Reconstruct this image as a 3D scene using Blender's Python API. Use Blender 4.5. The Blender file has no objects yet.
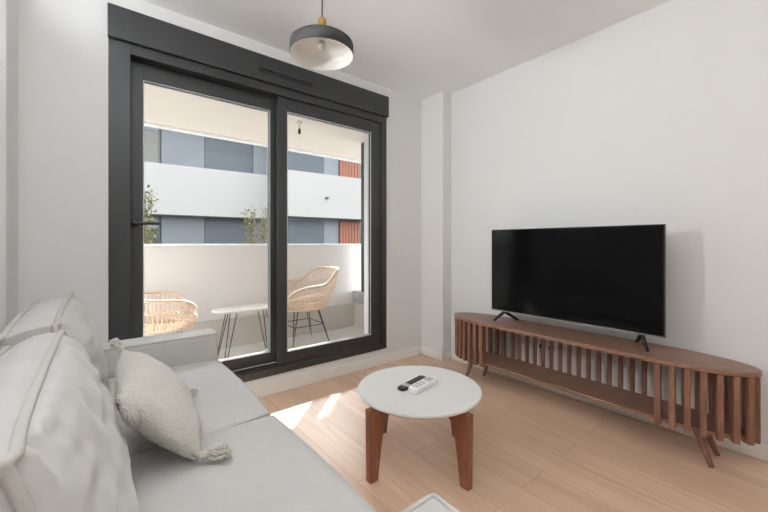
import bpy, bmesh, math, random
from math import sin, cos, pi, radians, sqrt, exp, atan2
from mathutils import Vector, Matrix, noise, Euler

random.seed(4)
SC = bpy.context.scene
COL = SC.collection

# ------------------------------------------------------------------ materials
def new_mat(name):
    m = bpy.data.materials.new(name)
    m.use_nodes = True
    nt = m.node_tree
    return m, nt, nt.nodes['Principled BSDF']

def N(nt, typ, **kw):
    n = nt.nodes.new(typ)
    for k, v in kw.items():
        setattr(n, k, v)
    return n

def setin(n, **kw):
    for k, v in kw.items():
        n.inputs[k.replace('_', ' ')].default_value = v

def rgb(r, g, b):
    f = lambda v: (v / 255 / 12.92) if v / 255 <= .04045 else ((v / 255 + .055) / 1.055) ** 2.4
    return (f(r), f(g), f(b), 1)

def mat_plain(name, col, rough=.5, metal=0, bump=0, bscale=200, spec=.5, var=0):
    m, nt, p = new_mat(name)
    p.inputs['Base Color'].default_value = col
    p.inputs['Roughness'].default_value = rough
    p.inputs['Metallic'].default_value = metal
    p.inputs['Specular IOR Level'].default_value = spec
    tc = N(nt, 'ShaderNodeTexCoord')
    if bump or var:
        nz = N(nt, 'ShaderNodeTexNoise')
        setin(nz, Scale=bscale, Detail=4.0)
        nt.links.new(tc.outputs['Object'], nz.inputs['Vector'])
        if bump:
            b = N(nt, 'ShaderNodeBump')
            setin(b, Strength=bump, Distance=.002)
            nt.links.new(nz.outputs['Fac'], b.inputs['Height'])
            nt.links.new(b.outputs['Normal'], p.inputs['Normal'])
        if var:
            mx = N(nt, 'ShaderNodeMixRGB', blend_type='MIX')
            mx.inputs[1].default_value = tuple(c * (1 - var) for c in col[:3]) + (1,)
            mx.inputs[2].default_value = tuple(min(1, c * (1 + var)) for c in col[:3]) + (1,)
            nt.links.new(nz.outputs['Fac'], mx.inputs[0])
            nt.links.new(mx.outputs[0], p.inputs['Base Color'])
    return m

def mat_wood(name, dark, light, stretch=(12, 1.2, 12), rough=.4, contrast=1.0, bump=.05):
    m, nt, p = new_mat(name)
    tc = N(nt, 'ShaderNodeTexCoord')
    mp = N(nt, 'ShaderNodeMapping')
    mp.inputs['Scale'].default_value = stretch
    nz = N(nt, 'ShaderNodeTexNoise')
    setin(nz, Scale=3.0, Detail=8.0, Roughness=.62, Distortion=.6)
    rp = N(nt, 'ShaderNodeValToRGB')
    rp.color_ramp.elements[0].position = .5 - .25 * contrast
    rp.color_ramp.elements[0].color = dark
    rp.color_ramp.elements[1].position = .5 + .25 * contrast
    rp.color_ramp.elements[1].color = light
    b = N(nt, 'ShaderNodeBump')
    setin(b, Strength=bump, Distance=.001)
    L = nt.links.new
    L(tc.outputs['Object'], mp.inputs['Vector']); L(mp.outputs[0], nz.inputs['Vector'])
    L(nz.outputs['Fac'], rp.inputs[0]); L(rp.outputs[0], p.inputs['Base Color'])
    L(nz.outputs['Fac'], b.inputs['Height']); L(b.outputs[0], p.inputs['Normal'])
    p.inputs['Roughness'].default_value = rough
    return m

def mat_floor():
    m, nt, p = new_mat('oak_planks')
    L = nt.links.new
    tc = N(nt, 'ShaderNodeTexCoord')
    sp = N(nt, 'ShaderNodeSeparateXYZ'); cb = N(nt, 'ShaderNodeCombineXYZ')
    L(tc.outputs['Object'], sp.inputs[0])
    L(sp.outputs['Y'], cb.inputs['X']); L(sp.outputs['X'], cb.inputs['Y'])
    br = N(nt, 'ShaderNodeTexBrick')
    br.offset = .37
    setin(br, Scale=1.0, Mortar_Size=.0012, Mortar_Smooth=.1, Bias=0.0, Brick_Width=1.38, Row_Height=.19)
    br.inputs['Color1'].default_value = (0, 0, 0, 1)
    br.inputs['Color2'].default_value = (1, 1, 1, 1)
    br.inputs['Mortar'].default_value = (.3, .3, .3, 1)
    L(cb.outputs[0], br.inputs['Vector'])
    # grain, shifted per plank
    sc = N(nt, 'ShaderNodeVectorMath', operation='MULTIPLY'); sc.inputs[1].default_value = (.9, 11, 1)
    ad = N(nt, 'ShaderNodeVectorMath', operation='ADD')
    ml = N(nt, 'ShaderNodeVectorMath', operation='MULTIPLY'); ml.inputs[1].default_value = (9, 5, 7)
    L(cb.outputs[0], sc.inputs[0]); L(br.outputs['Color'], ml.inputs[0])
    L(sc.outputs[0], ad.inputs[0]); L(ml.outputs[0], ad.inputs[1])
    nz = N(nt, 'ShaderNodeTexNoise'); setin(nz, Scale=1.6, Detail=9.0, Roughness=.6, Distortion=.8)
    L(ad.outputs[0], nz.inputs['Vector'])
    rp = N(nt, 'ShaderNodeValToRGB')
    e = rp.color_ramp.elements
    e[0].position = .25; e[0].color = rgb(200, 164, 135)
    e[1].position = .75; e[1].color = rgb(228, 196, 170)
    e2 = e.new(.5); e2.color = rgb(214, 180, 152)
    L(nz.outputs['Fac'], rp.inputs[0])
    tn = N(nt, 'ShaderNodeMixRGB', blend_type='MULTIPLY'); tn.inputs[0].default_value = 1
    tr = N(nt, 'ShaderNodeValToRGB')
    tr.color_ramp.elements[0].color = (.86, .85, .84, 1); tr.color_ramp.elements[1].color = (1, 1, 1, 1)
    L(br.outputs['Color'], tr.inputs[0])
    L(rp.outputs[0], tn.inputs[1]); L(tr.outputs[0], tn.inputs[2])
    gp = N(nt, 'ShaderNodeMixRGB'); gp.inputs[2].default_value = rgb(160, 126, 102)
    L(br.outputs['Fac'], gp.inputs[0]); L(tn.outputs[0], gp.inputs[1])
    L(gp.outputs[0], p.inputs['Base Color'])
    b = N(nt, 'ShaderNodeBump'); setin(b, Strength=.06, Distance=.002)
    L(nz.outputs['Fac'], b.inputs['Height']); L(b.outputs[0], p.inputs['Normal'])
    p.inputs['Roughness'].default_value = .40
    p.inputs['Specular IOR Level'].default_value = .9
    p.inputs['Coat Weight'].default_value = .2
    p.inputs['Coat Roughness'].default_value = .32
    return m

def mat_fabric(name, col, scale=900, bump=.25, var=.06):
    m, nt, p = new_mat(name)
    L = nt.links.new
    tc = N(nt, 'ShaderNodeTexCoord')
    w1 = N(nt, 'ShaderNodeTexNoise'); setin(w1, Scale=scale, Detail=2.0)
    w2 = N(nt, 'ShaderNodeTexNoise'); setin(w2, Scale=14.0, Detail=5.0)
    L(tc.outputs['Object'], w1.inputs['Vector']); L(tc.outputs['Object'], w2.inputs['Vector'])
    mx = N(nt, 'ShaderNodeMixRGB')
    mx.inputs[1].default_value = tuple(c * (1 - var) for c in col[:3]) + (1,)
    mx.inputs[2].default_value = tuple(min(1, c * (1 + var)) for c in col[:3]) + (1,)
    L(w2.outputs['Fac'], mx.inputs[0]); L(mx.outputs[0], p.inputs['Base Color'])
    b = N(nt, 'ShaderNodeBump'); setin(b, Strength=bump, Distance=.001)
    L(w1.outputs['Fac'], b.inputs['Height']); L(b.outputs[0], p.inputs['Normal'])
    p.inputs['Roughness'].default_value = .9
    p.inputs['Sheen Weight'].default_value = .25
    p.inputs['Specular IOR Level'].default_value = .2
    return m

def mat_knit(name, col):
    m, nt, p = new_mat(name)
    L = nt.links.new
    tc = N(nt, 'ShaderNodeTexCoord')
    v = N(nt, 'ShaderNodeTexVoronoi'); setin(v, Scale=150.0)
    n2 = N(nt, 'ShaderNodeTexNoise'); setin(n2, Scale=60.0, Detail=6.0, Roughness=.7)
    L(tc.outputs['Object'], v.inputs['Vector']); L(tc.outputs['Object'], n2.inputs['Vector'])
    ad = N(nt, 'ShaderNodeMath', operation='ADD')
    L(v.outputs['Distance'], ad.inputs[0]); L(n2.outputs['Fac'], ad.inputs[1])
    b = N(nt, 'ShaderNodeBump'); setin(b, Strength=.7, Distance=.006)
    L(ad.outputs[0], b.inputs['Height']); L(b.outputs[0], p.inputs['Normal'])
    mx = N(nt, 'ShaderNodeMixRGB')
    mx.inputs[1].default_value = tuple(c * .88 for c in col[:3]) + (1,)
    mx.inputs[2].default_value = tuple(min(1, c * 1.06) for c in col[:3]) + (1,)
    L(n2.outputs['Fac'], mx.inputs[0]); L(mx.outputs[0], p.inputs['Base Color'])
    p.inputs['Roughness'].default_value = .95
    p.inputs['Sheen Weight'].default_value = .4
    p.inputs['Specular IOR Level'].default_value = .1
    return m

def mat_glass(name):
    m = bpy.data.materials.new(name); m.use_nodes = True
    nt = m.node_tree; nt.nodes.clear()
    o = N(nt, 'ShaderNodeOutputMaterial')
    t = N(nt, 'ShaderNodeBsdfTransparent'); t.inputs[0].default_value = (.97, .98, .98, 1)
    g = N(nt, 'ShaderNodeBsdfGlossy'); g.inputs['Roughness'].default_value = .01
    f = N(nt, 'ShaderNodeFresnel'); f.inputs['IOR'].default_value = 1.17
    mx = N(nt, 'ShaderNodeMixShader')
    L = nt.links.new
    L(f.outputs[0], mx.inputs[0]); L(t.outputs[0], mx.inputs[1]); L(g.outputs[0], mx.inputs[2])
    L(mx.outputs[0], o.inputs['Surface'])
    return m

def mat_tiles(name, col, grout, w, h):
    m, nt, p = new_mat(name)
    L = nt.links.new
    tc = N(nt, 'ShaderNodeTexCoord')
    br = N(nt, 'ShaderNodeTexBrick'); br.offset = 0
    setin(br, Scale=1.0, Mortar_Size=.003, Brick_Width=w, Row_Height=h)
    br.inputs['Color1'].default_value = col
    br.inputs['Color2'].default_value = tuple(c * .94 for c in col[:3]) + (1,)
    br.inputs['Mortar'].default_value = grout
    L(tc.outputs['Object'], br.inputs['Vector']); L(br.outputs['Color'], p.inputs['Base Color'])
    p.inputs['Roughness'].default_value = .45
    return m

def mat_emit(name, col, st):
    m, nt, p = new_mat(name)
    p.inputs['Base Color'].default_value = col
    p.inputs['Emission Color'].default_value = col
    p.inputs['Emission Strength'].default_value = st
    return m

def mat_slats(name, col, pitch):
    """horizontal rolling-shutter slats"""
    m, nt, p = new_mat(name)
    L = nt.links.new
    tc = N(nt, 'ShaderNodeTexCoord')
    w = N(nt, 'ShaderNodeTexWave'); w.wave_type = 'BANDS'; w.bands_direction = 'Z'
    setin(w, Scale=1 / pitch * .314, Distortion=0.0)
    L(tc.outputs['Object'], w.inputs['Vector'])
    b = N(nt, 'ShaderNodeBump'); setin(b, Strength=.4, Distance=.01)
    L(w.outputs['Fac'], b.inputs['Height']); L(b.outputs[0], p.inputs['Normal'])
    p.inputs['Base Color'].default_value = col
    p.inputs['Roughness'].default_value = .5
    return m

M = {}
M['wall'] = mat_plain('wall_paint', rgb(225, 225, 224), .85, bump=.04, bscale=120, spec=.2)
M['ceil'] = mat_plain('ceiling_paint', rgb(244, 246, 248), .9, spec=.1)
M['trim'] = mat_plain('white_lacquer', rgb(236, 234, 230), .35)
M['floor'] = mat_floor()
M['frame'] = mat_plain('anthracite_aluminium', rgb(52, 53, 54), .38, bump=.02, bscale=600)
M['black'] = mat_plain('black_plastic', rgb(22, 22, 23), .4)
M['gasket'] = mat_plain('pale_gasket', rgb(190, 194, 196), .4)
M['glass'] = mat_glass('clear_glass')
M['sofa'] = mat_fabric('light_grey_linen', rgb(192, 190, 187))
M['pipe'] = mat_fabric('grey_piping', rgb(186, 182, 176))
M['knit'] = mat_knit('cream_knit', rgb(212, 207, 197))
M['walnut_v'] = mat_wood('walnut_upright', rgb(92, 62, 49), rgb(150, 106, 83), (26, 26, 2.2), .42)
M['walnut_h'] = mat_wood('walnut_board', rgb(98, 70, 57), rgb(148, 110, 90), (24, 1.8, 24), .34)
M['teak'] = mat_wood('teak_leg', rgb(110, 64, 44), rgb(154, 98, 70), (30, 30, 3), .42)
M['table_white'] = mat_plain('white_laminate', rgb(214, 213, 209), .4)
M['edge'] = mat_plain('pale_ply_edge', rgb(178, 160, 140), .6)
M['screen'] = mat_plain('screen_glass', (.004, .004, .0045, 1), .09, spec=.12)
M['bezel'] = mat_plain('dark_bezel', rgb(30, 30, 31), .3)
M['silver'] = mat_plain('silver_metal', rgb(170, 170, 172), .3, metal=.9)
M['brass'] = mat_plain('brushed_brass', rgb(190, 150, 84), .34, metal=.85)
M['lamp_black'] = mat_plain('black_enamel', rgb(44, 42, 41), .6)
M['lamp_white'] = mat_plain('white_enamel', rgb(238, 236, 232), .4)
M['bulb'] = mat_plain('frosted_bulb', rgb(190, 188, 184), .3)
M['rattan'] = mat_wood('rattan', rgb(206, 178, 152), rgb(230, 208, 186), (30, 30, 30), .5)
M['cush'] = mat_fabric('seat_pad_white', rgb(230, 226, 220))
M['metal_dark'] = mat_plain('dark_wire', rgb(78, 82, 86), .4, metal=.5)
M['parapet'] = mat_plain('pale_render', rgb(228, 224, 221), .9, bump=.15, bscale=60)
M['white_render'] = mat_plain('white_render', rgb(240, 240, 238), .9)
M['soffit'] = mat_plain('beige_soffit', rgb(232, 224, 214), .9)
M['tile'] = mat_tiles('balcony_tile', rgb(228, 226, 222), rgb(200, 198, 194), .6, .6)
M['tile_v'] = mat_plain('skirting_tile', rgb(206, 199, 190), .45, var=.06, bscale=6)
M['grey_cap'] = mat_plain('grey_coping', rgb(168, 172, 176), .5)
M['bl_white'] = mat_plain('facade_white', rgb(136, 135, 133), .9)
M['bl_grey'] = mat_plain('facade_blue_grey', rgb(93, 97, 102), .7)
M['bl_grey2'] = mat_plain('facade_pale_grey', rgb(100, 105, 111), .7)
M['shutter'] = mat_slats('shutter_slats', rgb(60, 67, 74), .055)
M['shutter_l'] = mat_slats('shutter_pale_slats', rgb(96, 100, 104), .055)
M['pane_dark'] = mat_plain('dark_pane', rgb(60, 58, 50), .2)
M['pane_green'] = mat_plain('green_glass', rgb(52, 76, 74), .1)
M['cedar'] = mat_wood('cedar_slat', rgb(98, 56, 38), rgb(130, 80, 56), (8, 8, 1), .6)
M['leaf'] = mat_plain('leaf_green', rgb(58, 76, 40), .6, var=.3, bscale=8)
M['leaf2'] = mat_plain('leaf_yellow_green', rgb(104, 100, 52), .6, var=.3, bscale=8)
M['stem'] = mat_plain('stem_red_brown', rgb(104, 66, 52), .7)
M['asphalt'] = mat_plain('asphalt', rgb(120, 118, 115), .9, var=.1, bscale=4)
M['led'] = mat_emit('led_diffuser', (1, .98, .96, 1), .5)  # glowing face of the added fill lamps
M['rem_grey'] = mat_plain('remote_charcoal', rgb(58, 58, 62), .4)
M['rem_white'] = mat_plain('remote_white', rgb(232, 231, 228), .4)
M['rem_btn'] = mat_plain('remote_button', rgb(176, 178, 180), .5)

# ------------------------------------------------------------------ mesh kit
def world_off(o):
    v = Vector((0, 0, 0))
    while o is not None:
        v += o.location; o = o.parent
    return v

class MB:
    def __init__(s): s.bm = bmesh.new()
    def box(s, x0, x1, y0, y1, z0, z1, mtx=None):
        vs = [s.bm.verts.new((x, y, z)) for z in (z0, z1) for y in (y0, y1) for x in (x0, x1)]
        if mtx is not None:
            for v in vs: v.co = mtx @ v.co
        for f in ((0, 2, 3, 1), (4, 5, 7, 6), (0, 1, 5, 4), (2, 6, 7, 3), (0, 4, 6, 2), (1, 3, 7, 5)):
            s.bm.faces.new([vs[i] for i in f])
        return s
    def tube(s, pts, r, closed=False, seg=8, caps=True):
        pts = [Vector(p) for p in pts]; n = len(pts)
        rad = r if hasattr(r, '__len__') else [r] * n
        rings = []; prev = None
        for i, p in enumerate(pts):
            a = pts[(i - 1) % n] if (closed or i) else p
            b = pts[(i + 1) % n] if (closed or i < n - 1) else p
            t = (b - a).normalized()
            if prev is None:
                up = Vector((0, 0, 1)) if abs(t.z) < .9 else Vector((1, 0, 0))
                nrm = t.cross(up).normalized()
            else:
                nrm = (prev - t * prev.dot(t))
                nrm = nrm.normalized() if nrm.length > 1e-6 else t.orthogonal().normalized()
            prev = nrm; bn = t.cross(nrm)
            rings.append([s.bm.verts.new(p + (nrm * cos(2 * pi * k / seg) + bn * sin(2 * pi * k / seg)) * rad[i]) for k in range(seg)])
        m = n if closed else n - 1
        for i in range(m):
            A, B = rings[i], rings[(i + 1) % n]
            for k in range(seg):
                s.bm.faces.new((A[k], A[(k + 1) % seg], B[(k + 1) % seg], B[k]))
        if not closed and caps:
            s.bm.faces.new(rings[0][::-1]); s.bm.faces.new(rings[-1])
        return s
    def lathe(s, prof, c=(0, 0, 0), seg=48, mtx=None):
        rings = []
        for r, z in prof:
            if r < 1e-6: rings.append([s.bm.verts.new((c[0], c[1], c[2] + z))])
            else: rings.append([s.bm.verts.new((c[0] + r * cos(2 * pi * k / seg), c[1] + r * sin(2 * pi * k / seg), c[2] + z)) for k in range(seg)])
        for A, B in zip(rings, rings[1:]):
            for k in range(seg):
                k2 = (k + 1) % seg
                q = [A[k % len(A)], A[k2 % len(A)], B[k2 % len(B)], B[k % len(B)]]
                u = []
                for v in q:
                    if v not in u: u.append(v)
                if len(u) > 2: s.bm.faces.new(u)
        if mtx is not None:
            for R in rings:
                for v in R: v.co = mtx @ v.co
        return s
    def prism(s, out, z0, z1, mtx=None):
        lo = [s.bm.verts.new((x, y, z0)) for x, y in out]; hi = [s.bm.verts.new((x, y, z1)) for x, y in out]
        s.bm.faces.new(lo[::-1]); s.bm.faces.new(hi)
        n = len(out)
        for i in range(n): s.bm.faces.new((lo[i], lo[(i + 1) % n], hi[(i + 1) % n], hi[i]))
        if mtx is not None:
            for v in lo + hi: v.co = mtx @ v.co
        return s
    def quad(s, *p):
        s.bm.faces.new([s.bm.verts.new(q) for q in p]); return s
    def build(s, name, mat, parent=None, bevel=0, smooth=False, world=True, seg=2):
        bmesh.ops.recalc_face_normals(s.bm, faces=s.bm.faces)
        if parent is not None and world:
            bmesh.ops.translate(s.bm, verts=s.bm.verts, vec=-world_off(parent))
        me = bpy.data.meshes.new(name); s.bm.to_mesh(me); s.bm.free()
        me.materials.append(mat)
        o = bpy.data.objects.new(name, me); COL.objects.link(o)
        if parent is not None: o.parent = parent
        if smooth or bevel:
            for p in me.polygons: p.use_smooth = True
        if bevel:
            b = o.modifiers.new('bevel', 'BEVEL'); b.width = bevel; b.segments = seg
            b.limit_method = 'ANGLE'; b.angle_limit = radians(40); b.harden_normals = True
        elif smooth == 'auto':
            me.set_sharp_from_angle(angle=radians(35))
        return o

def tag(o, label=None, cat=None, group=None, kind=None):
    if label: o['label'] = label
    if cat: o['category'] = cat
    if group: o['group'] = group
    if kind: o['kind'] = kind
    return o

def root(name, loc, label=None, cat=None, group=None, kind=None, rz=0):
    o = bpy.data.objects.new(name, None); COL.objects.link(o)
    o.location = loc; o.rotation_euler = (0, 0, rz); o.empty_display_size = .1
    return tag(o, label, cat, group, kind)

def structure(o, label=None, cat=None): return tag(o, label, cat, None, 'structure')
def box(*a): return MB().box(*a)

# ------------------------------------------------------------------ dimensions
CEIL = 2.6
WY, WO = 2.59, 2.95            # window wall inner / outer face
RX, LX, BY = 2.70, -.44, -2.9  # right, left, back wall faces
PX, PY = 2.578, 2.292          # right column faces (left column mirrors it)
OX0, OX1, OZ0, OZ1 = .045, 2.118, .14, 2.5

# ------------------------------------------------------------------ room shell
structure(box(-.60, RX + .15, BY - .15, WO, -.2, 0).build('floor', M['floor']), 'oak plank floor running towards the sliding door', 'floor')
structure(box(-.60, RX + .15, BY - .15, WO, CEIL, CEIL + .2).build('ceiling', M['ceil']), 'plain white ceiling', 'ceiling')
w = MB()
w.box(-.60, OX0, WY, WO, 0, CEIL); w.box(OX1, RX + .15, WY, WO, 0, CEIL)
w.box(OX0, OX1, WY, WO, 0, OZ0); w.box(OX0, OX1, WY, WO, OZ1, CEIL)
structure(w.build('wall_front', M['wall']), 'white wall around the dark sliding door', 'wall')
structure(box(RX, RX + .15, BY, WY, 0, CEIL).build('wall_right', M['wall']), 'white wall behind the television', 'wall')
structure(box(-.60, LX, BY, WY, 0, CEIL).build('wall_left', M['wall']), 'white wall behind the sofa', 'wall')
structure(box(-.60, RX + .15, BY - .15, BY, 0, CEIL).build('wall_back', M['wall']), 'white wall at the far end behind the sofa', 'wall')
structure(box(PX, RX - .0005, PY, WY - .0005, 0, CEIL).build('wall_column_right', M['wall'], bevel=.004), 'white corner column between the sliding door and the television wall', 'column')
structure(box(LX + .0005, -.32, PY, WY - .0005, 0, CEIL).build('wall_column_left', M['wall'], bevel=.004), 'white corner column at the left of the sliding door', 'column')
BH, BT = .085, .013
structure(box(-.32, PX - .001, WY - BT, WY - .0005, .0005, BH).build('baseboard_front', M['trim'], bevel=.003), 'white baseboard below the sliding door', 'baseboard')
b = MB().box(PX - BT, PX - .0005, PY - BT, WY - BT - .001, .0005, BH); b.box(PX - BT, RX - BT - .001, PY - BT, PY - .0005, .0005, BH)
structure(b.build('baseboard_column', M['trim'], bevel=.003), 'white baseboard around the right column', 'baseboard')
structure(box(RX - BT, RX - .0005, BY + .001, PY - .001, .0005, BH).build('baseboard_right', M['trim'], bevel=.003), 'white baseboard along the television wall', 'baseboard')
structure(box(LX + .0005, LX + BT, BY + .001, PY - .001, .0005, BH).build('baseboard_left', M['trim'], bevel=.003), 'white baseboard behind the sofa', 'baseboard')

# ------------------------------------------------------------------ sliding door
door = root('door_1', (1.085, 2.6, .14), 'dark grey two leaf sliding balcony door with shutter box', 'sliding door', kind='structure')
F = M['frame']
e = .0015
fr = MB()
fr.box(OX0 + e, .149, 2.583, 2.73, .14 + e, 2.314)                 # left jamb
fr.box(2.063, OX1 - e, 2.583, 2.73, .14 + e, 2.314)                # right jamb
fr.box(.149, 2.063, 2.583, 2.73, 2.252, 2.314)                     # head
fr.box(.149, 2.063, 2.578, 2.73, .14 + e, .197)                    # threshold
fr.box(.149, 2.063, 2.650, 2.662, .197, .208)                      # tracks
fr.box(.149, 2.063, 2.593, 2.600, .197, .206)
fr.build('frame', F, door, bevel=.003)
sb = MB().box(OX0 - .004, OX1 + .006, 2.556, 2.589, 2.314, 2.503)
sbx = sb.build('shutter_box', F, door, bevel=.004)
box(OX0 + e, OX1 - e, 2.5895, 2.80, 2.316, 2.499).build('shutter_housing', F, sbx)
v = MB().box(.90, 1.33, 2.540, 2.5555, 2.392, 2.402); v.box(.90, 1.33, 2.546, 2.5555, 2.374, 2.380)
v.build('vent_slot', F, sbx, bevel=.002)
def sash(x0, x1, y0, y1, z0, z1, sl, sr, rt, rb):
    m = MB()
    m.box(x0, x0 + sl, y0, y1, z0, z1); m.box(x1 - sr, x1, y0, y1, z0, z1)
    m.box(x0 + sl, x1 - sr, y0, y1, z1 - rt, z1); m.box(x0 + sl, x1 - sr, y0, y1, z0, z0 + rb)
    s = m.build('sash', F, door, bevel=.003)
    g = MB(); t = .006; a0, a1, c0, c1 = x0 + sl, x1 - sr, z0 + rb, z1 - rt
    for yy in (y0 + .003, y1 - .009):
        g.box(a0, a0 + t, yy, yy + .006, c0, c1); g.box(a1 - t, a1, yy, yy + .006, c0, c1)
        g.box(a0 + t, a1 - t, yy, yy + .006, c1 - t, c1); g.box(a0 + t, a1 - t, yy, yy + .006, c0, c0 + t)
    g.build('gasket', M['gasket'], s)
    ym = (y0 + y1) / 2
    box(a0 + .0005, a1 - .0005, ym - .004, ym + .004, c0 + .0005, c1 - .0005).build('glass_pane', M['glass'], s)
    return s
sl = sash(.151, 1.10, 2.664, 2.708, .209, 2.25, .066, .072, .10, .082)
sr = sash(1.063, 2.061, 2.602, 2.646, .207, 2.25, .074, .112, .10, .08)
h = MB().lathe([(0, 0), (.025, 0), (.025, .010), (.010, .014), (.010, .045), (0, .045)], seg=24, mtx=Matrix.Translation((.172, 2.6635, 1.25)) @ Matrix.Rotation(pi / 2, 4, 'X'))
h.tube([(.168, 2.622, 1.25), (.20, 2.618, 1.25), (.30, 2.618, 1.252)], [.011, .010, .008], seg=10)
h.build('handle', M['black'], sl, smooth='auto')
h = MB().lathe([(0, 0), (.014, 0), (.014, .006), (.008, .010), (.008, .028), (0, .028)], seg=20, mtx=Matrix.Translation((2.01, 2.6015, 1.245)) @ Matrix.Rotation(pi / 2, 4, 'X'))
h.tube([(2.012, 2.578, 1.245), (1.975, 2.576, 1.247)], .006, seg=8)
h.build('handle', M['black'], sr, smooth='auto')

# ------------------------------------------------------------------ wall plates
sw = root('light_switch', (2.331, 2.585, 1.043), 'small white double light switch on the wall right of the sliding door', 'light switch')
box(2.265, 2.397, 2.581, 2.5895, .998, 1.088).build('plate', M['wall'], sw, bevel=.002)
for k in range(2):
    box(2.274 + k * .059, 2.329 + k * .059, 2.577, 2.581, 1.008, 1.078).build('rocker', M['wall'], sw, bevel=.002)
def socket(y, lab):
    s = root('wall_socket', (RX - .004, y, .325), lab, 'socket', 'sockets behind the media console')
    box(RX - .009, RX - .0005, y - .04, y + .04, .285, .365).build('plate', M['trim'], s, bevel=.002)
    MB().lathe([(0, 0), (.021, 0), (.021, .003), (.017, .003), (.017, .001), (0, .001)], seg=24,
               mtx=Matrix.Translation((RX - .009, y, .325)) @ Matrix.Rotation(-pi / 2, 4, 'Y')).build('socket_well', M['black'], s, smooth='auto')
socket(1.372, 'white wall socket behind the console slats, left of the pair')
socket(1.300, 'white wall socket behind the console slats, right of the pair')

# ------------------------------------------------------------------ cushions
def cushion(w, h, te, bf, bb, mtx, wr=.004, seed=0, nu=44, nv=30, pw=.5, corner=.0, ridge=0):
    """boxed cushion: returns MB plus seam loops (front, back). local x=w, y=h, z=normal"""
    m = MB()
    def base(u, v):
        k = 1 - corner * (u * u) * (v * v)
        x = u * w / 2 * (1 + .018 * (1 - v * v)) * k
        y = v * h / 2 * (1 + .022 * (1 - u * u)) * k
        return x, y
    def disp(u, v, sd, b):
        f = (max(0, 1 - abs(u) ** 2.6) * max(0, 1 - abs(v) ** 2.6)) ** pw
        z = b * f
        du, dv = (1 - abs(u)) * w / 2, (1 - abs(v)) * h / 2
        s1 = noise.noise(Vector((v * h * 17, sd, u))) * exp(-du / .05) * min(1, du / .01)
        s2 = noise.noise(Vector((u * w * 17, sd + 9, v))) * exp(-dv / .05) * min(1, dv / .01)
        z += wr * 2.2 * (s1 + s2)
        f2 = min(1, 4 * f)
        z += wr * 1.0 * noise.noise(Vector((u * w * 5 + v * 2.2, v * h * 12 - u, sd))) * f2
        z += wr * .9 * noise.noise(Vector((u * w * 3, v * h * 3, sd + 4))) * f2
        return z
    loops = []
    grids = []
    for sgn, b, sd in ((1, bf, seed), (-1, bb, seed + 31.7)):
        g = []
        for j in range(nv + 1):
            row = []
            for i in range(nu + 1):
                u = sin(pi / 2 * (-1 + 2 * i / nu)) ; v_ = sin(pi / 2 * (-1 + 2 * j / nv))
                x, y = base(u, v_)
                row.append(m.bm.verts.new(mtx @ Vector((x, y, sgn * (te / 2 + disp(u, v_, sd, b))))))
            g.append(row)
        for j in range(nv):
            for i in range(nu):
                m.bm.faces.new((g[j][i], g[j][i + 1], g[j + 1][i + 1], g[j + 1][i]))
        lp = g[0][:-1] + [r[-1] for r in g[:-1]] + g[-1][:0:-1] + [r[0] for r in g[:0:-1]]
        loops.append(lp); grids.append(g)
    A, B = loops; n = len(A)
    if te > .001:
        K = 4; rings = [A]
        ctr = mtx @ Vector((0, 0, 0)); nz = (mtx.to_3x3() @ Vector((0, 0, 1))).normalized()
        for k in range(1, K):
            t = k / K; r = []
            for i in range(n):
                p = A[i].co.lerp(B[i].co, t); d = p - ctr; d -= nz * d.dot(nz); d.normalize()
                r.append(m.bm.verts.new(p + d * (te * .16 * sin(pi * t) + wr * .8 * noise.noise(p * 14))))
            rings.append(r)
        rings.append(B)
        for R, S in zip(rings, rings[1:]):
            for i in range(n): m.bm.faces.new((R[i], R[(i + 1) % n], S[(i + 1) % n], S[i]))
    else:
        bmesh.ops.remove_doubles(m.bm, verts=m.bm.verts, dist=1e-5)
        return m, None, None
    return m, [v.co.copy() for v in A], [v.co.copy() for v in B]

def frame_mtx(c, ex, ey):
    ex = Vector(ex).normalized(); ey = Vector(ey); ey = (ey - ex * ey.dot(ex)).normalized(); ez = ex.cross(ey)
    return Matrix(((ex.x, ey.x, ez.x, c[0]), (ex.y, ey.y, ez.y, c[1]), (ex.z, ey.z, ez.z, c[2]), (0, 0, 0, 1)))

def flange(loop, ctr, r, out, seed):
    """sewn welt that stands proud of a seam"""
    pts = []
    for i, p in enumerate(loop):
        d = (p - ctr).normalized()
        pts.append(p + d * (out + .0025 * noise.noise(p * 22 + Vector((seed, 0, 0)))))
    return MB().tube(pts, r, closed=True, seg=8)

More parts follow.
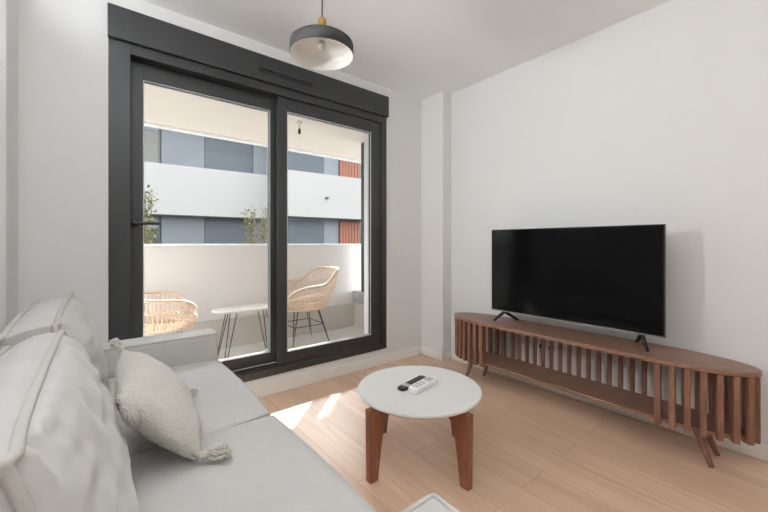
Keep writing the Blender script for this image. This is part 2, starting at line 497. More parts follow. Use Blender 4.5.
# ------------------------------------------------------------------ sofa
sofa = root('sofa', (.06, 1.40, 0), 'light grey fabric two seat sofa with loose back cushions along the left wall', 'sofa')
box(-.42, .535, .36, 2.27, .07, .278).build('base', M['sofa'], sofa, bevel=.02)
for fx in (-.36, .47):
    for fy in (.42, 2.22):
        MB().lathe([(0, 0), (.018, 0), (.025, .07), (0, .07)], (fx, fy, .0), seg=20).build('foot', M['black'], sofa, smooth='auto')
bk = box(-.425, -.255, .53, 2.268, .28, .70).build('backrest', M['sofa'], sofa, bevel=.035, seg=4)
def arm(y0, y1):
    mtx = frame_mtx((.07, (y0 + y1) / 2, .44), (1, 0, 0), (0, 0, 1))
    # soft slab: rounded box
    xb = -.42 if y1 < 2 else -.312
    a = box(xb, .562, y0, y1, .062, .592).build('arm', M['sofa'], sofa, bevel=.014 if y1 < 2 else .027, seg=5)
    r = .006; zt = .592 if y1 < 2 else .586; i = .007; c = .010 if y1 < 2 else .03
    xa, xe, ya, ye = xb + i, .562 - i, y0 + i, y1 - i
    pts = []
    for (cx_, cy_, a0) in ((xe - c, ye - c, 0), (xa + c, ye - c, 90), (xa + c, ya + c, 180), (xe - c, ya + c, 270)):
        for q in range(6):
            t = radians(a0 + q * 18); pts.append((cx_ + c * cos(t), cy_ + c * sin(t), zt))
    MB().tube(pts, r, closed=True, seg=8).build('piping', M['pipe'], a, smooth=True)
arm(.352, .528); arm(2.272, 2.448)
def seat(y0, y1, sd):
    yc = (y0 + y1) / 2; x0, x1 = -.25, .555
    mtx = frame_mtx(((x0 + x1) / 2, yc, .372), (0, 1, 0), (-1, 0, 0))
    m, A, B = cushion(y1 - y0 - .022, (x1 - x0) * .978, .128, .026, .004, mtx, wr=.0022, seed=sd, nu=40, nv=40, pw=.34, corner=.012)
    s = m.build('seat_cushion', M['sofa'], sofa, smooth=True)
    c = Vector(((x0 + x1) / 2, yc, .42))
    flange(A, c, .0055, .0015, sd).build('piping', M['pipe'], s, smooth=True)
seat(.53, 1.396, 2.0); seat(1.398, 2.270, 7.0)
def back(y0, y1, ct, tilt, sd, hgt=.47, bulge=.10, te=.115):
    c = (ct[0], (y0 + y1) / 2, ct[1])
    mtx = frame_mtx(c, (0, 1, 0), (-sin(tilt), 0, cos(tilt)))
    m, A, B = cushion(y1 - y0, hgt, te, bulge, .045, mtx, wr=.010, seed=sd, nu=56, nv=40, pw=.52)
    o = m.build('back_cushion', M['sofa'], sofa, smooth=True)
    cc = Vector(c)
    fl = flange(A, cc, .0075, .006, sd).build('piping', M['pipe'], o, smooth=True)
    flange(B, cc, .0075, .006, sd + 3).build('piping', M['pipe'], o, smooth=True)
    return o
back(.60, 1.385, (-.082, .642), radians(15), 11.0, hgt=.44, bulge=.068)
back(1.42, 2.25, (-.110, .652), radians(12), 23.0, hgt=.45, bulge=.07)

# ------------------------------------------------------------------ throw pillow
pc = Vector((.153, 1.405, .605))
e1 = Vector((.05, 1, .02)); e2 = Vector((-.19, .0, .235))
pm = frame_mtx(pc, e1, e2)
pil = root('throw_pillow', (.20, 1.47, .47), 'cream knitted oblong throw pillow with tasselled corners on the sofa', 'pillow')
m, _, _ = cushion(.47, .30, .0, .078, .070, pm, wr=.005, seed=41, nu=44, nv=30, pw=.52, corner=-.02)
pb = m.build('cover', M['knit'], pil, smooth=True)
def tassel(p, d, L=.075, spread=.022, n=110, droop=0.0, seed=0):
    rnd = random.Random(seed); p = Vector(p); d = Vector(d).normalized()
    m = MB()
    o1 = d.orthogonal().normalized(); o2 = d.cross(o1)
    m.tube([p - d * .008, p, p + d * .010, p + d * .018, p + d * .024], [.006, .010, .0115, .010, .007], seg=10)
    for i in range(n):
        a = rnd.uniform(0, 2 * pi); q = sqrt(rnd.random()); sp = spread * q * rnd.uniform(.8, 1.1)
        off = o1 * cos(a) + o2 * sin(a)
        l = L * rnd.uniform(.72, 1.05) * (1 - .25 * q * q)
        pts = []
        for t in (0, .25, .5, .75, 1):
            k = .008 * q + (sp - .008 * q) * (t ** .5)
            pts.append(p + d * (.018 + l * t) + off * k + Vector((0, 0, -droop * t * t)) + off.cross(d) * (.004 * sin(t * 5 + a)))
        m.tube(pts, [.0028, .0028, .0026, .0024, .0014], seg=4)
    return m.build('tassel', M['knit'], pil, smooth=True)
def corner(u, v): return pm @ Vector((u * .23, v * .15, 0))
tassel(corner(1.02, 1.02), (-.45, .45, .6), L=.04, spread=.016, seed=1)
tassel(corner(-1.02, 1.02), (.35, -.25, -.9), L=.075, spread=.016, seed=2)
tassel(corner(-1.02, -1.02) + Vector((0, 0, .012)), (.75, -.15, -.10), L=.070, spread=.023, seed=3)
tassel(corner(1.02, -1.02) + Vector((0, 0, .012)), (.85, .25, .02), L=.05, spread=.018, seed=4)

# ------------------------------------------------------------------ coffee table
CT = (1.323, 1.345)
ct = root('coffee_table', (CT[0], CT[1], 0), 'low round white coffee table on four walnut legs in the middle of the floor', 'coffee table')
R = .323
top = MB().lathe([(0, .3655), (R - .001, .3655), (R, .367), (R - .001, .375), (R - .003, .3775), (0, .3775)], (CT[0], CT[1], 0), seg=96).build('tabletop', M['table_white'], ct, smooth='auto')
MB().lathe([(0, .359), (R - .008, .359), (R - .0025, .3625), (R - .002, .3652), (0, .3652)], (CT[0], CT[1], 0), seg=96).build('edge_board', M['edge'], top, smooth='auto')
for k in range(4):
    a = k * pi / 2
    prof = [(.334, 0), (.338, .342), (.340, .352), (.02, .352), (.02, .318), (.16, .316), (.205, .306), (.234, .286), (.252, .25), (.287, .0)]
    mt = Matrix.Translation((CT[0], CT[1], 0)) @ Matrix.Rotation(a, 4, 'Z') @ Matrix.Rotation(pi / 2, 4, 'X')
    MB().prism(prof, -.018, .018, mt).build('leg', M['teak'], ct, bevel=.004)
MB().lathe([(0, .352), (.06, .352), (.06, .359), (0, .359)], (CT[0], CT[1], 0), seg=32).build('mounting_plate', M['black'], ct, smooth='auto')
for k in range(4):
    a = k * pi / 2
    mt = Matrix.Translation((CT[0] + .30 * cos(a), CT[1] + .30 * sin(a), 0))
    MB().lathe([(0, .352), (.012, .352), (.012, .359), (0, .359)], seg=16, mtx=mt).build('spacer', M['edge'], ct, smooth='auto')

for o in ct.children_recursive: o.data.transform(Matrix.Scale(.978, 4, (0, 0, 1)))

# remotes lying side by side on the table
TZ = .3695
def remote(name, loc, rz, w, l, t, mat, lab):
    r = root(name, (loc[0], loc[1], TZ), lab, 'remote control', rz=rz)
    m = MB()
    out = []
    c = w * .35
    for (sx, sy, a0) in ((1, 1, 0), (-1, 1, 90), (-1, -1, 180), (1, -1, 270)):
        for q in range(7):
            a = radians(a0 + q * 15)
            out.append((sx * (l / 2 - c) + c * cos(a), sy * (w / 2 - c) + c * sin(a)))
    m.prism(out, .0005, t)
    m.build('body', mat, r, bevel=.004, world=False, seg=3)
    return r
yaw_r = radians(11)
rg = remote('remote_control', (1.312, 1.383), yaw_r, .046, .22, .017, M['rem_grey'], 'charcoal remote control with a pale band lying on the coffee table')
MB().box(-.075, -.042, -.0215, .0215, .0165, .0182).build('band', M['rem_btn'], rg, bevel=.001, world=False)
for i in range(6):
    for j in range(3):
        MB().lathe([(0, .0165), (.0042, .0165), (.0042, .0188), (0, .0188)], (-.025 + i * .020, -.013 + j * .013, 0), seg=12).build('button', M['black'], rg, world=False)
rw = remote('remote_control', (1.335, 1.324), yaw_r, .058, .215, .026, M['rem_white'], 'white air conditioner remote control lying on the coffee table')
MB().box(.025, .085, -.021, .021, .0255, .0266).build('display', M['rem_btn'], rw, bevel=.001, world=False)
for i in range(3):
    for j in range(2):
        MB().box(-.078 + i * .030, -.056 + i * .030, -.018 + j * .020, -.002 + j * .020, .0255, .0275).build('button', M['rem_btn'], rw, bevel=.001, world=False)

# ------------------------------------------------------------------ media console
SY0, SY1, SXc, SB, SA = .565, 1.655, 2.4725, .172, .385
tvs = root('media_console', (SXc, (SY0 + SY1) / 2, 0), 'long walnut media console with rounded slatted ends below the television', 'media console')
def outline(inset, n=28):
    a, b_ = SA - inset, SB - inset
    pts = []
    for k in range(n + 1):
        t = pi * k / n
        pts.append((SXc + b_ * cos(t), SY1 + a * sin(t)))
    for k in range(n + 1):
        t = pi + pi * k / n
        pts.append((SXc + b_ * cos(t), SY0 + a * sin(t)))
    return pts
MB().prism(outline(0), .490, .516).build('top_panel', M['walnut_h'], tvs, bevel=.006, seg=3)
MB().prism(outline(.030), .178, .197).build('bottom_panel', M['walnut_h'], tvs, bevel=.002)
def slat(x, y, ang, dp=.036):
    mt = Matrix.Translation((x, y, 0)) @ Matrix.Rotation(ang, 4, 'Z')
    MB().box(-dp, 0, -.0135, .0135, .166, .4895, mt).build('slat', M['walnut_v'], tvs, bevel=.003)
def ellipse_slats(yc, sgn, pitch=.062, ins=.007):
    a, b_ = SA - ins, SB - ins
    # walk the half ellipse from the front corner round the tip to the back corner
    T = [pi * k / 4000 for k in range(4001)]
    P = [(SXc - b_ * cos(t), yc + sgn * a * sin(t)) for t in T]
    tot = sum(math.dist(P[i], P[i + 1]) for i in range(4000))
    n = round(tot / pitch); want = [.012 + (tot - .024) * i / n for i in range(n + 1)]
    acc = 0; j = 0
    for i in range(4000):
        while j <= n and acc >= want[j]:
            t = T[i]
            nx, ny = -cos(t) / b_, sgn * sin(t) / a
            slat(P[i][0], P[i][1], atan2(ny, nx)); j += 1
        acc += math.dist(P[i], P[i + 1])
ellipse_slats(SY0, -1); ellipse_slats(SY1, 1)
nb = 17
for i in range(1, nb):
    slat(SXc + SB - .007, SY0 + (SY1 - SY0) * i / nb, 0, .014)
for (fx, fy, tx, ty) in ((2.405, .352, 2.42, .415), (2.565, .352, 2.545, .415), (2.405, 1.885, 2.42, 1.825), (2.565, 1.82, 2.545, 1.755)):
    MB().tube([(fx, fy, 0), (tx, ty, .178)], [.012, .022], seg=16).build('leg', M['walnut_v'], tvs, smooth='auto')

# ------------------------------------------------------------------ television
tv = root('television', (2.47, 1.112, .517), 'large black flat screen television standing on the media console', 'television')
TY0, TY1, TZ0, TZ1 = .553, 1.670, .597, 1.236
box(2.457, 2.485, TY0, TY1, TZ0, TZ1).build('casing', M['bezel'], tv, bevel=.003)
box(2.4852, 2.515, .72, 1.50, .62, .98).build('rear_housing', M['bezel'], tv, bevel=.012, seg=3)
box(2.4545, 2.4568, TY0 + .006, TY1 - .006, TZ0 + .013, TZ1 - .005).build('screen', M['screen'], tv)
box(2.4535, 2.4568, TY0 + .001, TY1 - .001, TZ0, TZ0 + .0075).build('trim_strip', M['silver'], tv, bevel=.001)
box(2.452, 2.4566, 1.10, 1.135, TZ0 - .006, TZ0 + .002).build('receiver_lens', M['silver'], tv, bevel=.001)
for yy, sg in ((1.56, 1), (.664, -1)):
    f = MB()
    f.tube([(2.472, yy, TZ0 + .004), (2.460, yy + sg * .006, TZ0 - .010), (2.395, yy + sg * .048, .5265)], [.013, .013, .009], seg=8)
    f.tube([(2.472, yy, TZ0 + .004), (2.484, yy - sg * .006, TZ0 - .010), (2.572, yy - sg * .052, .5265)], [.013, .013, .009], seg=8)
    f.build('foot', M['black'], tv, smooth='auto')

# ------------------------------------------------------------------ pendant lamp
LC = (.9, 1.625, 2.10)
pl = root('pendant_lamp', (LC[0], LC[1], 2.6), 'black drum pendant lamp with white inside and brass neck hanging from the ceiling', 'pendant lamp')
MB().lathe([(.160, 0), (.162, .002), (.162, .050), (.159, .060), (.150, .067), (.08, .073), (.02, .076), (0, .076)], LC, seg=72).build('shade', M['lamp_black'], pl, smooth=True)
MB().lathe([(.160, 0), (.158, .002), (.158, .049), (.154, .057), (.146, .062), (.08, .068), (.02, .071), (0, .071)], LC, seg=72).build('shade_lining', M['lamp_white'], pl, smooth=True)
MB().lathe([(0, .0762), (.020, .0762), (.021, .080), (.021, .182), (.017, .188), (.008, .192), (0, .192)], LC, seg=32).build('socket', M['brass'], pl, smooth='auto')
MB().tube([(LC[0], LC[1], 2.290), (LC[0], LC[1], 2.572)], .0035, seg=8).build('cord', M['black'], pl, smooth=True)
MB().lathe([(0, 2.57), (.045, 2.572), (.05, 2.58), (.05, 2.5995), (0, 2.5995)], (LC[0], LC[1], 0), seg=32).build('ceiling_rose', M['lamp_black'], pl, smooth='auto')
MB().lathe([(0, .026), (.012, .028), (.021, .036), (.024, .048), (.020, .062), (.014, .070), (.014, .0705), (0, .0705)], LC, seg=24).build('bulb', M['bulb'], pl, smooth=True)

# ------------------------------------------------------------------ balcony
FZ = .03
structure(box(-3.2, 5.2, WO + .001, 3.93, -.2, FZ).build('floor_balcony', M['tile']), 'pale grey tiled balcony floor outside the sliding door', 'floor')
structure(box(-3.2, 5.2, WO + .001, 4.52, 2.425, 2.72).build('ceiling_balcony', M['soffit']), 'beige underside of the balcony above', 'ceiling')
structure(box(-3.2, 5.2, 4.521, 4.62, 2.40, 2.72).build('trim_balcony_edge', M['white_render']), 'white edge of the balcony slab above', 'trim')
structure(box(-3.2, 5.2, 3.931, 4.08, -.2, 1.095).build('wall_balcony', M['parapet']), 'pale rendered balcony parapet', 'wall')
structure(box(-3.2, 5.2, 3.92, 4.09, 1.096, 1.122).build('trim_parapet', M['white_render'], bevel=.004), 'white cap along the balcony parapet', 'trim')
structure(box(-3.2, 2.639, 3.917, 3.9295, FZ + .0005, .338).build('baseboard_balcony', M['tile_v'], bevel=.002), 'beige tile skirting at the foot of the parapet', 'baseboard')
structure(box(2.64, 2.76, WO + .002, 3.916, FZ + .0005, .345).build('wall_balcony_side', M['tile_v']), 'low tiled side wall at the right end of the balcony', 'wall')
structure(box(2.625, 2.775, WO + .002, 3.916, .346, .503).build('trim_balcony_side', M['grey_cap'], bevel=.006), 'grey coping on the low balcony side wall', 'trim')
dv = root('balcony_divider', (2.66, 3.70, .504), 'slim dark metal post of the divider at the right end of the balcony', 'balcony divider')
box(2.64, 2.69, 3.665, 3.745, .504, 2.424).build('post', M['frame'], dv, bevel=.004)
for (ya, yb) in ((3.608, 3.664), (3.547, 3.573), (2.98, 3.533)):
    box(2.661, 2.667, ya, yb, .581, 2.379).build('side_panel', M['grey_cap'], dv)
box(2.655, 2.675, 2.98, 3.664, .504, .58).build('rail', M['frame'], dv)
box(2.655, 2.675, 2.98, 3.664, 2.38, 2.42).build('rail', M['frame'], dv)

# hairpin side table
TBX, TBY = 1.17, 3.52
bt = root('side_table', (TBX, TBY, FZ), 'white oval garden table with thin dark hairpin legs on the balcony', 'table')
MB().lathe([(0, .462), (.354, .462), (.36, .468), (.36, .480), (.354, .484), (0, .484)], seg=72,
           mtx=Matrix.Translation((TBX, TBY, FZ)) @ Matrix.Diagonal((1, .55, 1, 1))).build('tabletop', M['table_white'], bt, smooth='auto')
for sx in (-1, 1):
    for sy in (-1, 1):
        c = Vector((TBX, TBY, FZ))
        tp = c + Vector((sx * .155 - .04, sy * .095, .462)); foot = c + Vector((sx * .235 - .04, sy * .135, 0)); t = Vector((.6, -.8 * sx * sy, 0)).normalized()
        pts = [tp - t * .036, foot - t * .012 + Vector((0, 0, .03)), foot - t * .007 + Vector((0, 0, .010)), foot + Vector((0, 0, .0055)),
               foot + t * .007 + Vector((0, 0, .010)), foot + t * .012 + Vector((0, 0, .03)), tp + t * .036]
        MB().tube(pts, .0048, seg=8).build('leg', M['metal_dark'], bt, smooth=True)

# rattan armchairs (local: facing +X)
def rim_pt(a, k=1.0):
    """a: angle from the back, degrees; k: 1 at the rim, 0 at the seat ring"""
    q = radians(a); ab = abs(a)
    sx, sy = -cos(q), sin(q)
    seat = Vector((.03 + sx * .245, sy * .245, .415))
    # rim height: high back, level arms, arms dropping to the seat at the front
    if ab < 38: z = .815
    elif ab < 74: u = (ab - 38) / 36; u = u * u * (3 - 2 * u); z = .815 + (.665 - .815) * u
    elif ab < 88: z = .665 - .006 * (ab - 74) / 14
    else: u = min(1, (ab - 88) / 58); z = .659 - (.659 - .43) * (1 - sqrt(max(0, 1 - u ** 2.2)))
    hz = (z - .415)
    out = .245 + .085 * min(1, hz / .24)
    ex = 1.0
    x = .03 + sx * out - (.07 * max(0, (hz - .25) / .15) if ab < 74 else 0)
    if ab > 90: x = .03 + (.055 + .235 * sin((ab - 90) / 56 * pi / 2)) * 1.0 * (sx / max(1e-6, abs(sx))) if False else .03 + sx * out * 1.08
    y = sy * out
    rim = Vector((x, y, z))
    p = seat.lerp(rim, k)
    bulge = .035 * sin(pi * k)
    p += Vector((sx, sy, 0)) * bulge
    return p
def make_chair(loc, rz, lab):
    c = root('rattan_armchair', loc, lab, 'chair', 'rattan armchairs on the balcony', rz=rz)
    A = 146
    rim = [rim_pt(a) for a in range(-A, A + 1, 4)]
    MB().tube(rim, .0135, seg=10).build('rim', M['rattan'], c, smooth=True, world=False)
    sp = MB()
    for i in range(53):
        a = -A + 4 + (2 * A - 8) * i / 52
        sp.tube([rim_pt(a, k) for k in (0, .2, .4, .6, .8, 1)], .0042, seg=6)
    sp.build('spokes', M['rattan'], c, smooth=True, world=False)
    wv = MB()
    for k, amp in ((.10, 1), (.16, -1), (.22, 1), (.28, -1), (.60, 1), (.66, -1)):
        pts = []
        for i in range(0, 2 * A - 7, 3):
            a = -A + 4 + i
            p = rim_pt(a, k); d = Vector((-cos(radians(a)), sin(radians(a)), 0))
            pts.append(p + d * (.005 * amp * (1 if (i // 3) % 2 else -1)))
        wv.tube(pts, .0042, seg=6)
    wv.build('weave', M['rattan'], c, smooth=True, world=False)
    st = MB()
    ring = [Vector((.03 + .25 * cos(2 * pi * k / 40), .25 * sin(2 * pi * k / 40), .412)) for k in range(40)]
    st.tube(ring, .012, closed=True, seg=8)
    for j in range(-14, 15):
        y = j * .0165; hw = sqrt(max(0, .247 ** 2 - y * y))
        st.tube([(.03 - hw, y, .410), (.03, y, .404), (.03 + hw, y, .410)], .0062, seg=6)
    st.build('seat', M['rattan'], c, smooth=True, world=False)
    fr = MB()
    feet = []
    for (sx, sy) in ((1, 1), (1, -1), (-1, 1), (-1, -1)):
        tp = Vector((.03 + sx * .14, sy * .14, .398)); ft = Vector((.02 + sx * .215, sy * .215, .006))
        feet.append((tp, ft))
        MB().tube([tp + Vector((sx * -.03, 0, 0)), tp.lerp(ft, .5) + Vector((sx * -.012, 0, 0)), ft, tp.lerp(ft, .5) + Vector((0, sy * -.012, 0)), tp + Vector((0, sy * -.03, 0))], .0055, seg=8).build('leg', M['metal_dark'], c, smooth=True, world=False)
    q = [t.lerp(f, .42) for t, f in feet]
    for i, j in ((0, 1), (1, 3), (3, 2), (2, 0)): fr.tube([q[i], q[j]], .0045, seg=8)
    r4 = [Vector((.03 + .17 * cos(2 * pi * k / 28), .17 * sin(2 * pi * k / 28), .396)) for k in range(28)]
    fr.tube(r4, .006, closed=True, seg=8)
    fr.build('stretcher', M['metal_dark'], c, smooth=True, world=False)
    return c
make_chair((1.75, 3.55, FZ), pi, 'rattan armchair right of the balcony table, facing left')
make_chair((.36, 3.44, FZ), 0, 'rattan armchair left of the balcony table, partly behind the sofa arm')

# bare lamp holder below the balcony ceiling
lh = root('lamp_holder', (1.66, 3.49, 2.4245), 'small bare lamp holder hanging under the balcony ceiling', 'lamp holder')
MB().lathe([(0, -.035), (.02, -.035), (.024, -.03), (.024, -.0005), (0, -.0005)], (1.66, 3.49, 2.425), seg=20).build('ceiling_rose', M['trim'], lh, smooth='auto')
MB().tube([(1.66, 3.49, 2.39), (1.662, 3.49, 2.345)], .004, seg=8).build('cord', M['rem_btn'], lh, smooth=True)
MB().lathe([(0, -.135), (.012, -.135), (.014, -.09), (.006, -.078), (0, -.078)], (1.662, 3.49, 2.425), seg=16).build('socket', M['black'], lh, smooth='auto')

# ------------------------------------------------------------------ building across the street
GZ = -3.2
structure(box(-40, 60, 4.3, 60, GZ - .3, GZ).build('floor_street', M['asphalt']), 'grey street below the balcony', 'ground')
ba = radians(-3.4)
bd = root('apartment_building', (5.6, 10.25, GZ), 'white apartment block with blue grey shutters and cedar screens across the street', 'building', rz=ba)
def bb(name, mat, u0, u1, v0, v1, z0, z1, parent=None, bevel=0):
    return MB().box(u0, u1, v0, v1, z0 - GZ, z1 - GZ).build(name, mat, parent or bd, bevel=bevel, world=False)
V0, V1 = 0.0, 1.1
US, UE, UL = -1.22, 9.0, -16.0      # junction, right end, left end
bands = ((-3.2, -2.37), (-.90, .55), (1.975, 3.398), (4.82, 6.2))
wings = ((US, UE, V0, 0.0), (UL, US, V1, -.03))
for (u0, u1, v, dz) in wings:
    for (z0, z1) in bands:
        bb('parapet_band', M['bl_white'], u0, u1, v, v + .6, max(GZ, z0 + dz), z1 + dz)
    bb('wall', M['bl_grey'], u0, u1, v + .61, v + 6, GZ, 6.1)
    bb('roof', M['bl_white'], u0 , u1, v + .61, v + 6, 6.11, 6.3)
bb('end_wall', M['bl_white'], US - .02, US + .2, .605, 2.0, GZ, 6.1)
strips = ((-2.37, -.90), (.55, 1.975), (3.398, 4.82))
def window(u0, u1, v, z0, z1):
    f = bb('window', M['frame'], u0, u1, v, v + .05, z0, z1)
    zm = z1 - .28 * (z1 - z0)
    bb('shutter', M['shutter_l'], u0 + .05, u1 - .05, v - .02, v - .001, zm, z1 - .02, f)
    bb('pane', M['pane_dark'], u0 + .05, u1 - .05, v - .012, v - .001, z0 + .05, zm - .01, f)
for si, (z0, z1) in enumerate(strips):
    # near wing, v just in front of the recessed wall
    v = V0 + .53
    bb('shutter', M['shutter'], -1.07, 0.39, v, v + .07, z0, z1 - (.10 if si < 2 else 0))
    if si < 2: bb('shutter_head', M['bl_grey'], -1.07, 0.39, v - .02, v + .07, z1 - .10, z1)
    bb('panel', M['bl_grey2'], 0.40, 0.96, v, v + .07, z0, z1)
    bb('panel', M['bl_grey2'], US, -1.08, v, v + .07, z0, z1)
    for k in range(7):
        bb('wood_slat', M['cedar'], 0.994 + k * 0.119, 1.097 + k * 0.119, v - .06, v + .0, z0, z1 - .06)
    bb('glass_screen', M['pane_green'], 1.84, 2.6, v, v + .05, z0, z1)
    bb('shutter', M['shutter'], 2.7, 4.2, v, v + .07, z0, z1)
    bb('panel', M['bl_grey2'], 4.3, 5.6, v, v + .07, z0, z1)
    # far wing
    v = V1 + .53; z0 -= .03; z1 -= .03
    bb('panel', M['bl_grey2'], -1.66, US, v, v + .07, z0, z1)
    bb('shutter', M['shutter'], -3.12, -1.68, v, v + .07, z0, z1)
    bb('panel', M['bl_grey'], -4.27, -3.14, v - .03, v + .07, z0, z1)
    window(-5.39, -4.31, v, z0, z1)
    bb('panel', M['bl_grey'], -6.6, -5.43, v - .03, v + .07, z0, z1)
    bb('shutter', M['shutter'], -8.2, -6.7, v, v + .07, z0, z1)
# small fittings on the facade
wl = root('wall_lamp', (5.82, 10.14, 2.62), 'tiny dark lamp fixed on the white band of the building across', 'wall lamp', rz=ba)
MB().box(-.035, .035, .04, .0905, -.03, .03).build('bracket', M['rem_grey'], wl, bevel=.004, world=False)
MB().tube([(0, -.05, .0), (0, .04, .0)], .028, seg=12).build('head', M['rem_grey'], wl, smooth='auto', world=False)

# ------------------------------------------------------------------ trees in the street
def sapling(loc, top, label, crown0, spread, nstem, nleaf, mats, seed, leaf=.05):
    rnd = random.Random(seed)
    t = root('young_tree', loc, label, 'tree')
    L = Vector(loc); H = top - loc[2]
    trunk = MB(); tips = []
    trunk.tube([L, L + Vector((.03, .01, H * .3)), L + Vector((0, 0, crown0 - loc[2]))], [.04, .026, .018], seg=8)
    st = MB()
    for i in range(nstem):
        a = rnd.uniform(0, 2 * pi); r = spread * sqrt(rnd.random())
        b0 = L + Vector((0, 0, crown0 - loc[2] - rnd.uniform(0, .4)))
        b1 = L + Vector((r * cos(a), r * sin(a), H * rnd.uniform(.93, 1.0)))
        mid = b0.lerp(b1, .5) + Vector((r * .3 * cos(a), r * .3 * sin(a), 0))
        st.tube([b0, mid, b1], [.008, .006, .003], seg=5)
        tips.append((b0, mid, b1))
    trunk.build('trunk', M['stem'], t, smooth=True); st.build('branches', M['stem'], t, smooth=True)
    for gi, mt in enumerate(mats):
        f = MB()
        for i in range(nleaf // len(mats)):
            b0, mid, b1 = rnd.choice(tips)
            q = rnd.random() ** .7
            p = (b0.lerp(mid, q * 2) if q < .5 else mid.lerp(b1, q * 2 - 1)) + Vector([rnd.gauss(0, leaf * .9) for _ in range(3)])
            e = Euler([rnd.uniform(0, 6.28) for _ in range(3)]).to_matrix()
            s_ = leaf * rnd.uniform(.6, 1.2)
            f.quad(*[p + e @ Vector(v) * s_ for v in ((-.5, 0, 0), (0, -.28, .05), (.5, 0, 0), (0, .28, .05))])
        o = f.build('foliage', mt, t)
        tag(o, kind='stuff')
    return t
sapling((.70, 8.0, GZ), 2.25, 'slim leafy tree by the left edge of the sliding door', -.2, .20, 7, 700, (M['leaf'], M['leaf2']), 3, .08)
sapling((3.17, 9.05, GZ), 2.10, 'young multi stemmed tree in front of the dark shutter across the street', .2, .40, 14, 900, (M['leaf2'], M['leaf']), 8, .075)

# ------------------------------------------------------------------ added fill panels, unseen at the back of the room
FILL_SPOT_A, FILL_SPOT_B, FILL_STRIP = 82, 100, 46
def fill_led(x, y, power, lab, sx=1.1, sy=1.7):  # panel added behind the camera to lift the room's brightness
    r = root('ceiling_light', (x, y, CEIL), lab, 'ceiling light', 'led ceiling panels')
    m = MB(); t = .02
    m.box(x - sx / 2, x + sx / 2, y - sy / 2, y - sy / 2 + t, 2.575, 2.5995); m.box(x - sx / 2, x + sx / 2, y + sy / 2 - t, y + sy / 2, 2.575, 2.5995)
    m.box(x - sx / 2, x - sx / 2 + t, y - sy / 2 + t, y + sy / 2 - t, 2.575, 2.5995); m.box(x + sx / 2 - t, x + sx / 2, y - sy / 2 + t, y + sy / 2 - t, 2.575, 2.5995)
    m.build('frame', M['trim'], r)
    box(x - sx / 2 + t, x + sx / 2 - t, y - sy / 2 + t, y + sy / 2 - t, 2.582, 2.5995).build('diffuser', M['led'], r)
    l = bpy.data.lights.new('panel_light', 'AREA'); l.shape = 'RECTANGLE'; l.size = sx - .06; l.size_y = sy - .06
    l.energy = power; l.color = (.955, .985, 1.0)
    lo = bpy.data.objects.new('panel_light', l); COL.objects.link(lo); lo.location = (0, 0, 2.573 - CEIL); lo.parent = r
FILL_PANEL_P = 5
fill_led(.35, -1.5, FILL_PANEL_P, 'white led panel in the ceiling behind the sofa')
fill_led(1.75, -1.5, FILL_PANEL_P, 'white led panel in the ceiling behind the coffee table')

# fill spots added out of view on the left wall above the sofa
def fill_spot(p, aim, power, size, blend, lab):
    p = Vector(p); d = (Vector(aim) - p).normalized()
    r = root('spotlight', (LX, p.y, p.z), lab, 'wall light', 'adjustable wall spotlights above the sofa')
    mt = Matrix.Translation(p) @ d.to_track_quat('Z', 'Y').to_matrix().to_4x4()
    MB().lathe([(0, 0.0005), (.045, .0005), (.045, .014), (.04, .018), (0, .018)], seg=32, mtx=Matrix.Translation((LX, p.y, p.z)) @ Matrix.Rotation(pi / 2, 4, 'Y')).build('wall_plate', M['black'], r, smooth='auto')
    MB().tube([(LX + .017, p.y, p.z), p], .007, seg=10).build('stem', M['black'], r, smooth='auto')
    hd = MB().lathe([(0, -.05), (.03, -.048), (.036, -.04), (.036, .05), (.031, .05), (.031, .03), (0, .03)], seg=32, mtx=mt).build('spot_head', M['black'], r, smooth='auto')
    MB().lathe([(0, .031), (.0305, .031), (.0305, .034), (0, .034)], seg=32, mtx=mt).build('lens', M['led'], hd)
    l = bpy.data.lights.new('spot_lamp', 'SPOT'); l.energy = power; l.spot_size = radians(size); l.spot_blend = blend
    l.shadow_soft_size = .06; l.color = (.955, .985, 1.0)
    lo = bpy.data.objects.new('spot_lamp', l); COL.objects.link(lo); lo.parent = r
    lo.location = p + d * .055 - r.location; lo.rotation_euler = d.to_track_quat('-Z', 'Y').to_euler()
fill_spot((-.395, 2.06, 1.72), (2.70, 1.35, 1.35), FILL_SPOT_A, 95, 1.0, 'black wall spotlight above the far end of the sofa, aimed at the television')  # stands in for window light and throws the television's shadow
fill_spot((-.37, .95, 1.95), (-.05, .85, 2.6), FILL_SPOT_B, 112, 1.0, 'black wall spotlight above the near end of the sofa, aimed at the ceiling')  # added to brighten the room by bounce off the ceiling

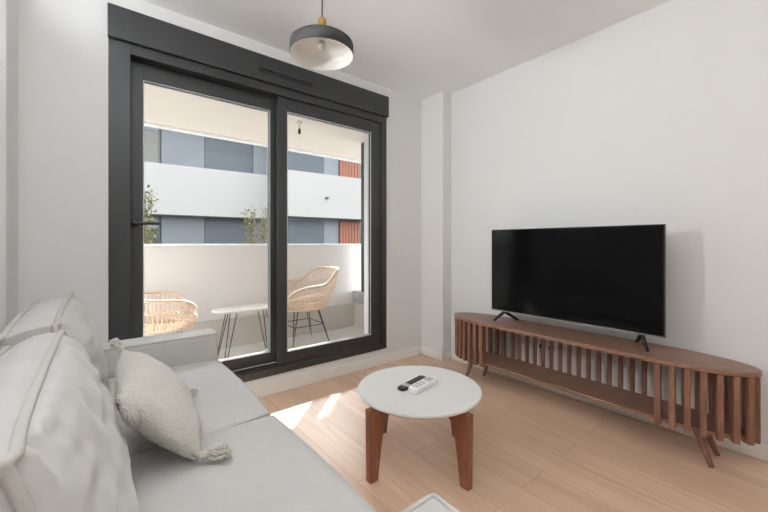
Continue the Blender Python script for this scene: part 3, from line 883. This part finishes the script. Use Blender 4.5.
# long strip added unseen on the left wall to brighten ceiling and walls
cv = root('led_light', (LX, .25, 2.28), 'long slim led profile high on the left wall above the sofa', 'light')
pf = [(LX + .0005, 2.25), (LX + .035, 2.25), (LX + .035, 2.262), (LX + .012, 2.30), (LX + .0005, 2.30)]
MB().prism(pf, -1.60, 2.10, Matrix(((1, 0, 0, 0), (0, 0, 1, 0), (0, 1, 0, 0), (0, 0, 0, 1)))).build('mounting_rail', M['silver'], cv)
l = bpy.data.lights.new('led_strip', 'AREA'); l.shape = 'RECTANGLE'; l.size = 3.6; l.size_y = .035; l.energy = FILL_STRIP; l.color = (.955, .985, 1.0)
lo = bpy.data.objects.new('led_strip', l); COL.objects.link(lo); lo.parent = cv
lo.location = Vector((LX + .033, .25, 2.305)) - cv.location
ez = -Vector((.42, 0, .91)).normalized(); ex = Vector((0, 1, 0)); ey = ez.cross(ex)
lo.rotation_euler = Matrix((ex, ey, ez)).transposed().to_euler()

# ------------------------------------------------------------------ daylight
wd = bpy.data.worlds.new('sky'); SC.world = wd; wd.use_nodes = True
nt = wd.node_tree
bg = nt.nodes['Background']
sky = nt.nodes.new('ShaderNodeTexSky'); sky.sky_type = 'NISHITA'; sky.sun_disc = False
sky.sun_elevation = radians(34); sky.sun_rotation = radians(45); sky.dust_density = 2.0; sky.ozone_density = 1.0
hs = nt.nodes.new('ShaderNodeHueSaturation'); hs.inputs['Saturation'].default_value = .12
nt.links.new(sky.outputs[0], hs.inputs['Color']); nt.links.new(hs.outputs[0], bg.inputs['Color'])
bg.inputs['Strength'].default_value = 1.75
sun = bpy.data.lights.new('sun', 'SUN'); sun.energy = 20.0; sun.angle = radians(.55); sun.color = (1, .95, .88)
so = bpy.data.objects.new('sun', sun); COL.objects.link(so)
so.rotation_euler = Vector((1, 1, .93)).to_track_quat('Z', 'Y').to_euler()
so.location = (8, 8, 9)

# ------------------------------------------------------------------ camera and colour
cam = bpy.data.cameras.new('camera'); cam.sensor_width = 36; cam.lens = 354 / 768 * 36
cam.shift_y = -12.5 / 768; cam.clip_start = .02
co = bpy.data.objects.new('camera', cam); COL.objects.link(co)
co.location = (0, 0, 1.127); co.rotation_euler = (pi / 2, 0, -radians(38.9))
SC.camera = co
vs = SC.view_settings
vs.view_transform = 'Standard'; vs.look = 'None'; vs.gamma = 1; vs.use_curve_mapping = False
vs.exposure = 0.0
SC.cycles.max_bounces = 10; SC.cycles.diffuse_bounces = 6; SC.cycles.transparent_max_bounces = 12
SC.cycles.use_denoising = True
